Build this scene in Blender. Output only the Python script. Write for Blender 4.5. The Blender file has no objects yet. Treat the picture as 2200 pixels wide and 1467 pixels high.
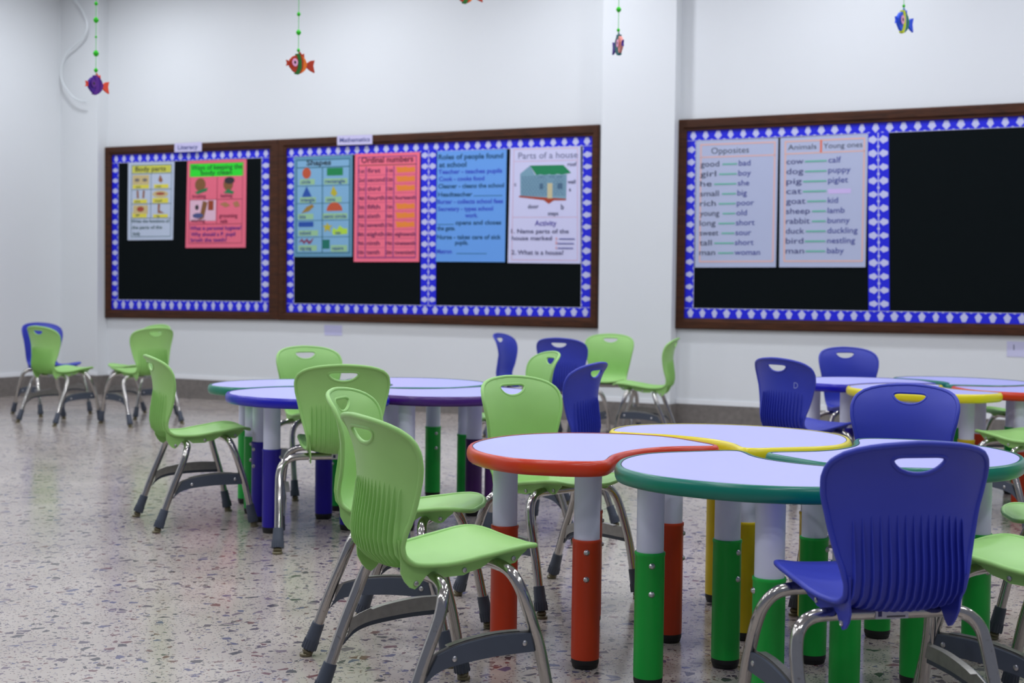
import bpy, bmesh, math, random
from mathutils import Vector, Matrix, geometry
random.seed(7)
PI = math.pi
SC = bpy.context.scene
COL = SC.collection

# ------------------------------------------------------------ camera, world, lights, exposure
FPX, PITCH, ROLL, CAMH = 2900.0, 0.034698, 0.013235, 0.83169
_F = Vector((0, math.cos(PITCH), -math.sin(PITCH)))
_U0 = Vector((0, math.sin(PITCH), math.cos(PITCH)))
_R0 = Vector((1, 0, 0))
_c, _s = math.cos(ROLL), math.sin(ROLL)
_R = _R0 * _c + _U0 * _s
_U = _U0 * _c - _R0 * _s
cd = bpy.data.cameras.new('camera')
cd.sensor_fit = 'HORIZONTAL'; cd.sensor_width = 36.0
cd.lens = FPX / 2200 * 36.0
cd.clip_start = 0.05; cd.clip_end = 60
cd.dof.use_dof = True; cd.dof.focus_distance = 3.05; cd.dof.aperture_fstop = 5.4
cam = bpy.data.objects.new('camera', cd); COL.objects.link(cam)
cam.matrix_world = Matrix(((_R.x, _U.x, -_F.x, 0), (_R.y, _U.y, -_F.y, 0), (_R.z, _U.z, -_F.z, CAMH), (0, 0, 0, 1)))
SC.camera = cam

w = bpy.data.worlds.new('world'); SC.world = w; w.use_nodes = True
w.node_tree.nodes['Background'].inputs[0].default_value = (0.72, 0.78, 1.0, 1)
w.node_tree.nodes['Background'].inputs[1].default_value = 0.30

vs = SC.view_settings
vs.view_transform = 'Standard'; vs.look = 'None'; vs.gamma = 1.0; vs.use_curve_mapping = False
vs.exposure = -0.24
LAMP_W = 14.5
LAMP_COL = (0.90, 0.93, 1.0)

# wall frame: WS runs along the long wall to the right, WN points from the camera side into the wall
_th = math.atan((-4800 - 1100) / FPX)
CEIL = 3.22
def ray(px, py):
    return _R * ((px - 1100) / FPX) + _U * ((733.5 - py) / FPX) + _F
def ground(px, py, z=0.0):
    d = ray(px, py); t = (z - CAMH) / d.z
    return Vector((d.x * t, d.y * t, z))
_vp = ray(-4800, 554.7)
WD = Vector((_vp.x, _vp.y, 0)).normalized()          # along the wall towards the left
WS = -WD
WN = Vector((WD.y, -WD.x, 0))
if WN.y < 0: WN = -WN
WDIST = WN.dot(ground(460, 858.8))
def wall_sz(px, py, off=0.0):
    d = ray(px, py); t = (WDIST - off) / d.dot(WN)
    p = d * t
    return p.dot(WS), p.z + CAMH
def wp(s, z, off=0.0):
    return WS * s + WN * (WDIST - off) + Vector((0, 0, z))

# ------------------------------------------------------------ lamps of the room (round ceiling lights)
LIGHT_SPOTS = []
for k in range(6):
    for d in (0.95, 2.85, 4.55, 6.25, 7.95):
        LIGHT_SPOTS.append((-7.0 + k * 1.75, d))

# ------------------------------------------------------------ materials
def nn(nt, t, x=0, y=0):
    n = nt.nodes.new(t); n.location = (x, y); return n
def mat(name, col, rough=0.5, metal=0.0, spec=0.5, coat=0.0, bump=0.0, bscale=60.0, var=0.0, vscale=8.0):
    m = bpy.data.materials.new(name); m.use_nodes = True
    nt = m.node_tree; b = nt.nodes['Principled BSDF']
    b.inputs['Base Color'].default_value = (*col, 1)
    b.inputs['Roughness'].default_value = rough
    b.inputs['Metallic'].default_value = metal
    b.inputs['Specular IOR Level'].default_value = spec
    b.inputs['Coat Weight'].default_value = coat
    b.inputs['Coat Roughness'].default_value = 0.15
    tc = nn(nt, 'ShaderNodeTexCoord', -900)
    if var > 0:
        n = nn(nt, 'ShaderNodeTexNoise', -700); n.inputs['Scale'].default_value = vscale; n.inputs['Detail'].default_value = 4
        nt.links.new(tc.outputs['Object'], n.inputs['Vector'])
        mx = nn(nt, 'ShaderNodeMix', -300); mx.data_type = 'RGBA'
        mx.inputs[6].default_value = (*[c * (1 - var) for c in col], 1)
        mx.inputs[7].default_value = (*[min(1, c * (1 + var)) for c in col], 1)
        nt.links.new(n.outputs['Fac'], mx.inputs[0]); nt.links.new(mx.outputs[2], b.inputs['Base Color'])
    if bump > 0:
        n2 = nn(nt, 'ShaderNodeTexNoise', -700, -300); n2.inputs['Scale'].default_value = bscale; n2.inputs['Detail'].default_value = 3
        nt.links.new(tc.outputs['Object'], n2.inputs['Vector'])
        bp = nn(nt, 'ShaderNodeBump', -300, -300); bp.inputs['Strength'].default_value = bump; bp.inputs['Distance'].default_value = 0.002
        nt.links.new(n2.outputs['Fac'], bp.inputs['Height']); nt.links.new(bp.outputs['Normal'], b.inputs['Normal'])
    return m

M = {}
M['green_plastic'] = mat('green_plastic', (0.32, 0.61, 0.175), 0.42, var=0.06, vscale=14, bump=0.12, bscale=700)
M['blue_plastic'] = mat('blue_plastic', (0.028, 0.044, 0.42), 0.42, var=0.06, vscale=14, bump=0.12, bscale=700)
M['grey_plastic'] = mat('grey_plastic', (0.055, 0.068, 0.095), 0.5, var=0.08, vscale=30)
M['glide'] = mat('glide', (0.16, 0.14, 0.08), 0.35, metal=0.3)
M['screw'] = mat('screw', (0.55, 0.55, 0.55), 0.3, metal=1.0)
M['laminate'] = mat('laminate', (0.46, 0.47, 0.88), 0.42, var=0.015, vscale=40)
M['white_tube'] = mat('white_tube', (0.72, 0.74, 0.90), 0.45, bump=0.05, bscale=900)
M['black_rubber'] = mat('black_rubber', (0.008, 0.008, 0.009), 0.55)
M['seam'] = mat('seam', (0.01, 0.03, 0.03), 0.5)
RIM = {'red': (0.60, 0.036, 0.006), 'green': (0.0, 0.175, 0.12), 'yellow': (0.80, 0.68, 0.012), 'blue': (0.006, 0.005, 0.42), 'purple': (0.055, 0.008, 0.16)}
SLV = {'red': (0.58, 0.040, 0.003), 'green': (0.0, 0.42, 0.045), 'yellow': (0.72, 0.52, 0.0), 'blue': (0.010, 0.002, 0.33), 'purple': (0.055, 0.004, 0.11)}
for k in RIM:
    M['rim_' + k] = mat(k + '_rim', RIM[k], 0.28, bump=0.02)
    M['sleeve_' + k] = mat(k + '_sleeve', SLV[k], 0.4)

def chrome():
    m = mat('chrome', (0.46, 0.44, 0.41), 0.10, metal=1.0)
    nt = m.node_tree; b = nt.nodes['Principled BSDF']
    tc = nn(nt, 'ShaderNodeTexCoord', -900, 300)
    n = nn(nt, 'ShaderNodeTexNoise', -700, 300); n.inputs['Scale'].default_value = 90; n.inputs['Detail'].default_value = 5
    nt.links.new(tc.outputs['Object'], n.inputs['Vector'])
    r = nn(nt, 'ShaderNodeMapRange', -450, 300); r.inputs[1].default_value = 0.35; r.inputs[2].default_value = 0.75
    r.inputs[3].default_value = 0.07; r.inputs[4].default_value = 0.22
    nt.links.new(n.outputs['Fac'], r.inputs[0]); nt.links.new(r.outputs[0], b.inputs['Roughness'])
    c = nn(nt, 'ShaderNodeValToRGB', -450, 600)
    c.color_ramp.elements[0].position = 0.22; c.color_ramp.elements[0].color = (0.25, 0.22, 0.18, 1)
    c.color_ramp.elements[1].position = 0.36; c.color_ramp.elements[1].color = (0.45, 0.435, 0.41, 1)
    nt.links.new(n.outputs['Fac'], c.inputs[0]); nt.links.new(c.outputs[0], b.inputs['Base Color'])
    return m
M['chrome'] = chrome()
M['bracket'] = mat('bracket', (0.34, 0.33, 0.31), 0.45, metal=0.85, var=0.25, vscale=60)

def wall_mat():
    m = mat('wall_paint', (0.74, 0.765, 0.78), 0.45, spec=0.35, bump=0.10, bscale=25, var=0.02, vscale=1.3)
    return m
M['wall'] = wall_mat()
M['ceiling'] = mat('ceiling_paint', (0.80, 0.81, 0.82), 0.8, bump=0.05, bscale=40)
M['trim_white'] = mat('trim_white', (0.86, 0.88, 0.90), 0.3)
M['skirting'] = mat('grey_stone', (0.185, 0.168, 0.155), 0.30, var=0.35, vscale=35)

def wood():
    m = mat('dark_wood', (0.09, 0.035, 0.012), 0.5, spec=0.25)
    nt = m.node_tree; b = nt.nodes['Principled BSDF']
    tc = nn(nt, 'ShaderNodeTexCoord', -900, 300)
    mp = nn(nt, 'ShaderNodeMapping', -750, 300); mp.inputs['Scale'].default_value = (3, 3, 30)
    n = nn(nt, 'ShaderNodeTexNoise', -600, 300); n.inputs['Scale'].default_value = 2.2; n.inputs['Detail'].default_value = 6; n.inputs['Distortion'].default_value = 1.0
    nt.links.new(tc.outputs['Object'], mp.inputs[0]); nt.links.new(mp.outputs[0], n.inputs['Vector'])
    c = nn(nt, 'ShaderNodeValToRGB', -400, 300)
    c.color_ramp.elements[0].position = 0.3; c.color_ramp.elements[0].color = (0.030, 0.010, 0.004, 1)
    c.color_ramp.elements[1].position = 0.7; c.color_ramp.elements[1].color = (0.080, 0.025, 0.008, 1)
    nt.links.new(n.outputs['Fac'], c.inputs[0]); nt.links.new(c.outputs[0], b.inputs['Base Color'])
    return m
M['wood'] = wood()
M['felt'] = mat('black_felt', (0.0065, 0.009, 0.010), 0.95, spec=0.02, bump=0.3, bscale=800)

def terrazzo():
    m = bpy.data.materials.new('terrazzo'); m.use_nodes = True
    nt = m.node_tree; b = nt.nodes['Principled BSDF']
    tc = nn(nt, 'ShaderNodeTexCoord', -1800)
    # base tone with soft clouds
    n0 = nn(nt, 'ShaderNodeTexNoise', -1500, 500); n0.inputs['Scale'].default_value = 3.0; n0.inputs['Detail'].default_value = 5
    nt.links.new(tc.outputs['Object'], n0.inputs['Vector'])
    base = nn(nt, 'ShaderNodeValToRGB', -1200, 500)
    base.color_ramp.elements[0].position = 0.3; base.color_ramp.elements[0].color = (0.40, 0.350, 0.310, 1)
    base.color_ramp.elements[1].position = 0.7; base.color_ramp.elements[1].color = (0.51, 0.455, 0.405, 1)
    nt.links.new(n0.outputs['Fac'], base.inputs[0])
    cur = base.outputs[0]
    nd = nn(nt, 'ShaderNodeTexNoise', -1600, -200); nd.inputs['Scale'].default_value = 40; nd.inputs['Detail'].default_value = 3
    nt.links.new(tc.outputs['Object'], nd.inputs['Vector'])
    def chips(scale, dens, size, cols, y, cur, distort=0.012):
        vm = nn(nt, 'ShaderNodeVectorMath', -1450, y); vm.operation = 'MULTIPLY_ADD'
        vm.inputs[1].default_value = (distort, distort, 0)
        nt.links.new(nd.outputs['Color'], vm.inputs[0]); nt.links.new(tc.outputs['Object'], vm.inputs[2])
        v = nn(nt, 'ShaderNodeTexVoronoi', -1250, y); v.voronoi_dimensions = '2D'; v.feature = 'F1'; v.inputs['Scale'].default_value = scale
        v2 = nn(nt, 'ShaderNodeTexVoronoi', -1250, y - 300); v2.voronoi_dimensions = '2D'; v2.feature = 'DISTANCE_TO_EDGE'; v2.inputs['Scale'].default_value = scale
        nt.links.new(vm.outputs[0], v.inputs['Vector']); nt.links.new(vm.outputs[0], v2.inputs['Vector'])
        sep = nn(nt, 'ShaderNodeSeparateColor', -1050, y); nt.links.new(v.outputs['Color'], sep.inputs[0])
        on = nn(nt, 'ShaderNodeMath', -850, y); on.operation = 'LESS_THAN'; on.inputs[1].default_value = dens
        nt.links.new(sep.outputs[0], on.inputs[0])
        # per-cell size threshold
        th = nn(nt, 'ShaderNodeMath', -850, y - 150); th.operation = 'MULTIPLY_ADD'; th.inputs[1].default_value = size; th.inputs[2].default_value = size * 0.35
        nt.links.new(sep.outputs[1], th.inputs[0])
        gt = nn(nt, 'ShaderNodeMath', -700, y - 200); gt.operation = 'GREATER_THAN'
        nt.links.new(v2.outputs['Distance'], gt.inputs[0]); nt.links.new(th.outputs[0], gt.inputs[1])
        mu = nn(nt, 'ShaderNodeMath', -550, y); mu.operation = 'MULTIPLY'
        nt.links.new(on.outputs[0], mu.inputs[0]); nt.links.new(gt.outputs[0], mu.inputs[1])
        cr = nn(nt, 'ShaderNodeValToRGB', -850, y + 250); cr.color_ramp.interpolation = 'CONSTANT'
        cr.color_ramp.elements[0].position = 0; cr.color_ramp.elements[0].color = (*cols[0], 1)
        cr.color_ramp.elements[1].position = 1.0 / len(cols); cr.color_ramp.elements[1].color = (*cols[1], 1)
        for i in range(2, len(cols)):
            e = cr.color_ramp.elements.new(i / len(cols)); e.color = (*cols[i], 1)
        nt.links.new(sep.outputs[2], cr.inputs[0])
        mx = nn(nt, 'ShaderNodeMix', -350, y); mx.data_type = 'RGBA'
        nt.links.new(mu.outputs[0], mx.inputs[0]); nt.links.new(cur, mx.inputs[6]); nt.links.new(cr.outputs[0], mx.inputs[7])
        return mx.outputs[2]
    P = [(0.10, 0.075, 0.10), (0.17, 0.08, 0.08), (0.11, 0.105, 0.18), (0.075, 0.065, 0.07), (0.18, 0.14, 0.17)]
    cur = chips(230, 0.13, 0.14, P, -400, cur, 0.003)
    cur = chips(84, 0.11, 0.16, P, -1000, cur, 0.006)
    cur = chips(40, 0.13, 0.18, P, -1600, cur, 0.010)
    nt.links.new(cur, b.inputs['Base Color'])
    n3 = nn(nt, 'ShaderNodeTexNoise', -1200, 900); n3.inputs['Scale'].default_value = 6; n3.inputs['Detail'].default_value = 5
    nt.links.new(tc.outputs['Object'], n3.inputs['Vector'])
    r = nn(nt, 'ShaderNodeMapRange', -900, 900); r.inputs[3].default_value = 0.11; r.inputs[4].default_value = 0.23
    nt.links.new(n3.outputs['Fac'], r.inputs[0]); nt.links.new(r.outputs[0], b.inputs['Roughness'])
    b.inputs['Specular IOR Level'].default_value = 0.6
    return m
M['floor'] = terrazzo()

_cm = {}
def cmat(col, rough=0.6):
    k = (tuple(round(c, 3) for c in col), rough)
    if k not in _cm:
        _cm[k] = mat('paint_%d' % len(_cm), col, rough)
    return _cm[k]
def srgb(r, g, b):
    def f(c):
        c /= 255.0
        return c / 12.92 if c <= 0.04045 else ((c + 0.055) / 1.055) ** 2.4
    return (f(r), f(g), f(b))

# ------------------------------------------------------------ mesh helpers
def link(name, me, parent=None, loc=None):
    o = bpy.data.objects.new(name, me); COL.objects.link(o)
    if parent is not None: o.parent = parent
    if loc is not None: o.location = loc
    return o
def build(name, bm, m, parent=None, loc=None, smooth=True, angle=35):
    me = bpy.data.meshes.new(name)
    bm.normal_update(); bm.to_mesh(me); bm.free()
    for mm in (m if isinstance(m, (list, tuple)) else [m]): me.materials.append(mm)
    if smooth:
        for p in me.polygons: p.use_smooth = True
        try: me.set_sharp_from_angle(angle=math.radians(angle))
        except Exception: pass
    return link(name, me, parent, loc)
def struct(o):
    o['kind'] = 'structure'; return o
def tag(o, label, cat, group=None):
    o['label'] = label; o['category'] = cat
    if group: o['group'] = group
    return o
def empty(name, loc, rz, label, cat, group=None):
    o = bpy.data.objects.new(name, None); COL.objects.link(o); o.empty_display_size = 0.1
    o.location = loc; o.rotation_euler = (0, 0, rz)
    return tag(o, label, cat, group)
def box(bm, x0, x1, y0, y1, z0, z1, mi=0):
    v = [bm.verts.new(p) for p in ((x0,y0,z0),(x1,y0,z0),(x1,y1,z0),(x0,y1,z0),(x0,y0,z1),(x1,y0,z1),(x1,y1,z1),(x0,y1,z1))]
    for f in ((3,2,1,0),(4,5,6,7),(0,1,5,4),(1,2,6,5),(2,3,7,6),(3,0,4,7)):
        bm.faces.new([v[i] for i in f]).material_index = mi
def catmull(P, n=8, closed=False):
    P = [Vector(p) for p in P]; out = []
    N = len(P)
    rng = range(N) if closed else range(N - 1)
    for i in rng:
        if closed: a, b, c, d = P[(i - 1) % N], P[i], P[(i + 1) % N], P[(i + 2) % N]
        else: a, b, c, d = P[max(i - 1, 0)], P[i], P[i + 1], P[min(i + 2, N - 1)]
        for j in range(n):
            t = j / n
            out.append(0.5 * ((2 * b) + (c - a) * t + (2 * a - 5 * b + 4 * c - d) * t * t + (3 * b - a - 3 * c + d) * t ** 3))
    if not closed: out.append(P[-1].copy())
    return out
def tube(bm, P, r, seg=14, closed=False, cap=True, mi=0):
    P = [Vector(p) for p in P]; N = len(P)
    rr = r if isinstance(r, (list, tuple)) else [r] * N
    rings = []; up = None
    for i in range(N):
        if closed: t = P[(i + 1) % N] - P[i - 1]
        else: t = P[min(i + 1, N - 1)] - P[max(i - 1, 0)]
        t.normalize()
        if up is None:
            up = Vector((0, 0, 1)) if abs(t.z) < 0.9 else Vector((1, 0, 0))
        up = (up - t * up.dot(t)).normalized()
        s = t.cross(up)
        rings.append([bm.verts.new(P[i] + (up * math.cos(2 * PI * k / seg) + s * math.sin(2 * PI * k / seg)) * rr[i]) for k in range(seg)])
    for i in range(N if closed else N - 1):
        a, b = rings[i], rings[(i + 1) % N]
        for k in range(seg):
            f = bm.faces.new((a[k], a[(k + 1) % seg], b[(k + 1) % seg], b[k])); f.material_index = mi
    if cap and not closed:
        bm.faces.new(rings[0]).material_index = mi; bm.faces.new(rings[-1][::-1]).material_index = mi
def lathe(bm, prof, seg=28, origin=(0, 0, 0), axis=Vector((0, 0, 1)), mi=0):
    q = Vector((0, 0, 1)).rotation_difference(Vector(axis).normalized()); o = Vector(origin)
    rings = []
    for r, z in prof:
        if r <= 1e-6: rings.append([bm.verts.new(o + q @ Vector((0, 0, z)))])
        else: rings.append([bm.verts.new(o + q @ Vector((r * math.cos(2 * PI * k / seg), r * math.sin(2 * PI * k / seg), z))) for k in range(seg)])
    for a, b in zip(rings[:-1], rings[1:]):
        for k in range(seg):
            k2 = (k + 1) % seg
            if len(a) == 1 and len(b) == 1: continue
            if len(a) == 1: f = bm.faces.new((a[0], b[k2], b[k]))
            elif len(b) == 1: f = bm.faces.new((a[k], a[k2], b[0]))
            else: f = bm.faces.new((a[k], a[k2], b[k2], b[k]))
            f.material_index = mi
def plate(bm, poly, t, mapf, mi=0):
    """poly: 2D points; mapf(u, v, w) -> 3D, w in 0..t"""
    a = [bm.verts.new(mapf(p[0], p[1], 0)) for p in poly]
    b = [bm.verts.new(mapf(p[0], p[1], t)) for p in poly]
    n = len(poly)
    tris = geometry.tessellate_polygon([[Vector((p[0], p[1], 0)) for p in poly]])
    for tr in tris:
        try:
            bm.faces.new([b[i] for i in tr]).material_index = mi
            bm.faces.new([a[i] for i in tr[::-1]]).material_index = mi
        except ValueError: pass
    for i in range(n):
        j = (i + 1) % n
        bm.faces.new((a[i], a[j], b[j], b[i])).material_index = mi
def fixn(bm):
    bmesh.ops.recalc_face_normals(bm, faces=bm.faces)
def interp(tab, x):
    if x <= tab[0][0]: return tab[0][1]
    for (a, fa), (b, fb) in zip(tab[:-1], tab[1:]):
        if x <= b:
            return fa + (fb - fa) * (x - a) / (b - a)
    return tab[-1][1]

# ------------------------------------------------------------ the room
S_L = wall_sz(130, 780, 0.11)[0]            # where the corner column meets the side wall
S_P0, S_P1 = wall_sz(1285, 750, 0.11)[0], wall_sz(1441, 750, 0.11)[0]
S_C1 = wall_sz(209, 780, 0.11)[0]
S_R = 3.2; PRO = 0.11; DEEP = 9.6
def wbox(bm, s0, s1, o0, o1, z0, z1):
    v = []
    for z in (z0, z1):
        for s, o in ((s0, o0), (s1, o0), (s1, o1), (s0, o1)):
            v.append(bm.verts.new(wp(s, z, o)))
    for f in ((3,2,1,0),(4,5,6,7),(0,1,5,4),(1,2,6,5),(2,3,7,6),(3,0,4,7)):
        bm.faces.new([v[i] for i in f])
def wobj(name, boxes, m):
    bm = bmesh.new()
    for b in boxes: wbox(bm, *b)
    fixn(bm)
    return struct(build(name, bm, m, smooth=False))
wobj('floor', [(S_L - 0.15, S_R, -0.15, DEEP, -0.1, 0.0)], M['floor'])
wobj('ceiling', [(S_L - 0.15, S_R, -0.15, DEEP, CEIL, CEIL + 0.1)], M['ceiling'])
wobj('wall_back', [(S_L - 0.15, S_R, -0.15, 0.0, 0.0, CEIL)], M['wall'])
wobj('wall_left', [(S_L - 0.15, S_L, 0.0, DEEP, 0.0, CEIL)], M['wall'])
wobj('trim_1', [(S_L, S_C1, 0.0, PRO, 0.0, CEIL)], M['wall'])
wobj('trim_2', [(S_P0, S_P1, 0.0, PRO, 0.0, CEIL)], M['wall'])
BT = 0.150
wobj('baseboard_back', [(S_L + 0.012, S_C1 + 0.012, PRO, PRO + 0.012, 0, BT), (S_C1, S_C1 + 0.012, 0.0, PRO, 0, BT),
     (S_C1 + 0.012, S_P0, 0, 0.012, 0, BT), (S_P0, S_P1 + 0.012, PRO, PRO + 0.012, 0, BT), (S_P1, S_P1 + 0.012, 0.012, PRO, 0, BT),
     (S_P1 + 0.012, S_R, 0, 0.012, 0, BT)], M['skirting'])
wobj('baseboard_left', [(S_L, S_L + 0.012, PRO, DEEP, 0, BT)], M['skirting'])
wobj('trim_3', [(S_L + 0.004, S_C1 + 0.004, PRO, PRO + 0.006, BT, BT + 0.03), (S_C1 + 0.004, S_P0, 0, 0.006, BT, BT + 0.03),
     (S_P0, S_P1, PRO, PRO + 0.006, BT, BT + 0.03), (S_P1 + 0.004, S_R, 0, 0.006, BT, BT + 0.03), (S_L, S_L + 0.006, PRO, DEEP, BT, BT + 0.03)], M['trim_white'])

# round ceiling lights: out of the frame above, they light the room
m_diff = bpy.data.materials.new('lamp_diffuser'); m_diff.use_nodes = True
_b = m_diff.node_tree.nodes['Principled BSDF']; _b.inputs['Base Color'].default_value = (0.9, 0.9, 0.9, 1)
_b.inputs['Emission Color'].default_value = (*LAMP_COL, 1); _b.inputs['Emission Strength'].default_value = 4.0
lamp0 = None
for i, (s, d) in enumerate(LIGHT_SPOTS):
    p = wp(s, CEIL, d)
    e = empty('ceiling_light', p, 0, 'round white ceiling light, one of a regular grid on the ceiling', 'ceiling light', 'round ceiling lights')
    if lamp0 is None:
        bm = bmesh.new(); lathe(bm, [(0.13, 0), (0.14, -0.01), (0.14, -0.025), (0.12, -0.03), (0.115, -0.02), (0.115, 0)], 32); fixn(bm)
        c1 = build('frame', bm, M['trim_white'], e)
        bm = bmesh.new(); lathe(bm, [(0.116, -0.004), (0.116, -0.018), (0, -0.018)], 32); fixn(bm)
        c2 = build('diffuser', bm, m_diff, e)
        lamp0 = (c1, c2)
    else:
        for c in lamp0:
            q = c.copy(); COL.objects.link(q); q.parent = e
    ld = bpy.data.lights.new('lamp', 'AREA'); ld.shape = 'DISK'; ld.size = 0.22; ld.energy = LAMP_W * (1.25 if d < 1 else 1.0); ld.color = LAMP_COL
    lo = bpy.data.objects.new('lamp_light', ld); COL.objects.link(lo); lo.location = (0, 0, -0.034); lo.parent = e

# ------------------------------------------------------------ chair
# centre profile of the moulded shell, seen from the side: (y, z), top of the back to the front of the seat
PROF = catmull([(-.170, .600, 0), (-.160, .580, 0), (-.150, .552, 0), (-.142, .515, 0), (-.138, .47, 0), (-.138, .43, 0), (-.141, .39, 0), (-.139, .358, 0),
                (-.128, .333, 0), (-.106, .317, 0), (-.075, .309, 0), (-.035, .306, 0), (.01, .310, 0), (.06, .320, 0), (.105, .331, 0), (.145, .339, 0), (.172, .339, 0), (.188, .333, 0)], 8)
TT = [0.0]
for a, b in zip(PROF[:-1], PROF[1:]): TT.append(TT[-1] + (b - a).length)
TL = TT[-1]
def prof_at(t):
    t = min(max(t, 0), TL)
    for i in range(len(TT) - 1):
        if t <= TT[i + 1] + 1e-9:
            k = (t - TT[i]) / (TT[i + 1] - TT[i]); p = PROF[i].lerp(PROF[i + 1], k)
            break
    i0 = max(i - 2, 0); i1 = min(i + 3, len(PROF) - 1)
    d = (PROF[i1] - PROF[i0]).normalized()
    return p, Vector((-d.y, d.x, 0)) if False else Vector((-(d.y), d.x, 0))
def t_of_z(z):     # on the back part
    for i in range(len(TT) - 1):
        if PROF[i + 1].y <= z: 
            k = (PROF[i].y - z) / (PROF[i].y - PROF[i + 1].y); return TT[i] + k * (TT[i + 1] - TT[i])
    return TL
def t_of_y(y):     # on the seat part
    for i in range(len(TT) - 1, 0, -1):
        if PROF[i - 1].x <= y:
            k = (y - PROF[i - 1].x) / (PROF[i].x - PROF[i - 1].x); return TT[i - 1] + k * (TT[i] - TT[i - 1])
    return 0
Tz = t_of_z
HALF = [(0, .012), (.003, .042), (.007, .066), (.013, .088), (.021, .108), (.031, .125), (.044, .1385), (.058, .1455), (.075, .148), (.10, .145), (.13, .137),
        (.16, .130), (.19, .122), (.22, .114), (.25, .108), (.28, .106), (.31, .107), (.34, .109), (.38, .114), (.42, .120),
        (TL - .075, .1265), (TL - .05, .1245), (TL - .034, .1185), (TL - .022, .1085), (TL - .012, .093), (TL - .005, .071), (TL, .042)]
OFF = [(0, .016), (.05, .026), (.12, .033), (.2, .034), (.26, .028), (.31, .022), (.36, .024), (.45, .020), (TL - .06, .010), (TL, .002)]
def shell_pt(x, t, back=0.0):
    p, n = prof_at(t)          # n points to the sitter
    o = interp(OFF, t) * (abs(x) / .125) ** 2.1
    q = p + n * (o - back)
    return Vector((x, q.x, q.y))
def shell_mesh():
    out = []
    ts = [i * TL / 90 for i in range(91)]
    fine = sorted(set([0, .003, .007, .013, .021, .031] + [t for t in ts if .04 < t < TL - .04] + [TL - .034, TL - .022, TL - .012, TL - .005, TL]))
    right = [(interp(HALF, t), t) for t in fine]
    out = right + [(-x, t) for x, t in right[::-1]]
    th0 = Tz(.578); th1 = Tz(.546)
    hr = [(.016, -.0012), (.030, -.0006), (.040, .0015), (.0458, .0065), (.0450, .0125), (.0395, .0195), (.0305, .0260), (.0165, .0312)]
    hole = [(0, th0 - .0014)] + [(a, th0 + b) for a, b in hr] + [(0, th0 + .033)] + [(-a, th0 + b) for a, b in hr[::-1]]
    hole = [(v.x, v.y) for v in catmull([(a, b, 0) for a, b in hole], 3, True)]
    def inside(p, poly):
        c = False; n = len(poly)
        for i in range(n):
            (x1, y1), (x2, y2) = poly[i], poly[(i + 1) % n]
            if (y1 > p[1]) != (y2 > p[1]) and p[0] < (x2 - x1) * (p[1] - y1) / (y2 - y1) + x1: c = not c
        return c
    def dist(p, poly):
        return min((p[0] - a[0]) ** 2 + (p[1] - a[1]) ** 2 for a in poly) ** 0.5
    pts = [Vector(p) for p in out] + [Vector(p) for p in hole]
    no, nh = len(out), len(hole)
    edges = [(i, (i + 1) % no) for i in range(no)] + [(no + i, no + (i + 1) % nh) for i in range(nh)]
    st = .0095
    nx = int(.15 / st)
    for i in range(-nx, nx + 1):
        t = st * .6
        while t < TL - .003:
            p = (i * st, t)
            if inside(p, out) and not inside(p, hole) and dist(p, out) > .0045 and dist(p, hole) > .0035:
                pts.append(Vector(p))
            t += st
    r = geometry.delaunay_2d_cdt(pts, edges, [], 0, 1e-6)
    V, Fc = r[0], r[2]
    faces = []
    for f in Fc:
        cx = sum(V[i].x for i in f) / len(f); cy = sum(V[i].y for i in f) / len(f)
        if inside((cx, cy), out) and not inside((cx, cy), hole): faces.append(f)
    bm = bmesh.new()
    TH = .005
    A = [bm.verts.new(shell_pt(v.x, v.y)) for v in V]; B = [bm.verts.new(shell_pt(v.x, v.y, TH)) for v in V]
    ec = {}
    for f in faces:
        bm.faces.new([A[i] for i in f]); bm.faces.new([B[i] for i in f[::-1]])
        for i in range(len(f)):
            a, b = f[i], f[(i + 1) % len(f)]; k = (min(a, b), max(a, b)); ec.setdefault(k, []).append((a, b))
    for k, l in ec.items():
        if len(l) == 1:
            a, b = l[0]; bm.faces.new((A[b], A[a], B[a], B[b]))
    for v in [v for v in bm.verts if not v.link_faces]: bm.verts.remove(v)
    # rolled edge and the lip of the hand hole
    tube(bm, [shell_pt(x * .985, t, .003) for x, t in out], .0054, 10, True)
    tube(bm, [shell_pt(x * 1.03, t, .003) for x, t in hole], .0042, 8, True)
    # vertical fins on the rear of the backrest
    FIN = [(.480, 0), (.460, .0035), (.43, .007), (.40, .009), (.37, .010), (.345, .010)]
    for i in range(15):
        x = -.098 + i * .014
        top = .480 - .012 * (abs(x) / .098) ** 3
        inner, outer = [], []
        for z, d in FIN:
            z = min(z, top); t = Tz(z); inner.append(shell_pt(x, t, .003)); outer.append(shell_pt(x, t, .005 + d))
        for y, d in ((-.120, .007), (-.108, .005), (-.085, .001), (-.06, -.001)):
            t = t_of_y(y) if y > -.1 else Tz(.325 if y < -.115 else .318)
            inner.append(shell_pt(x, t, .003)); outer.append(shell_pt(x, t, .005 + d))
        hw = .0013
        rows = []
        for a, b in zip(inner, outer):
            rows.append([bm.verts.new(a + Vector((-hw, 0, 0))), bm.verts.new(b + Vector((-hw * .6, 0, 0))), bm.verts.new(b + Vector((hw * .6, 0, 0))), bm.verts.new(a + Vector((hw, 0, 0)))])
        for r0, r1 in zip(rows[:-1], rows[1:]):
            for j in range(3): bm.faces.new((r0[j], r0[j + 1], r1[j + 1], r1[j]))
        bm.faces.new(rows[0]); bm.faces.new(rows[-1][::-1])
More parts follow.
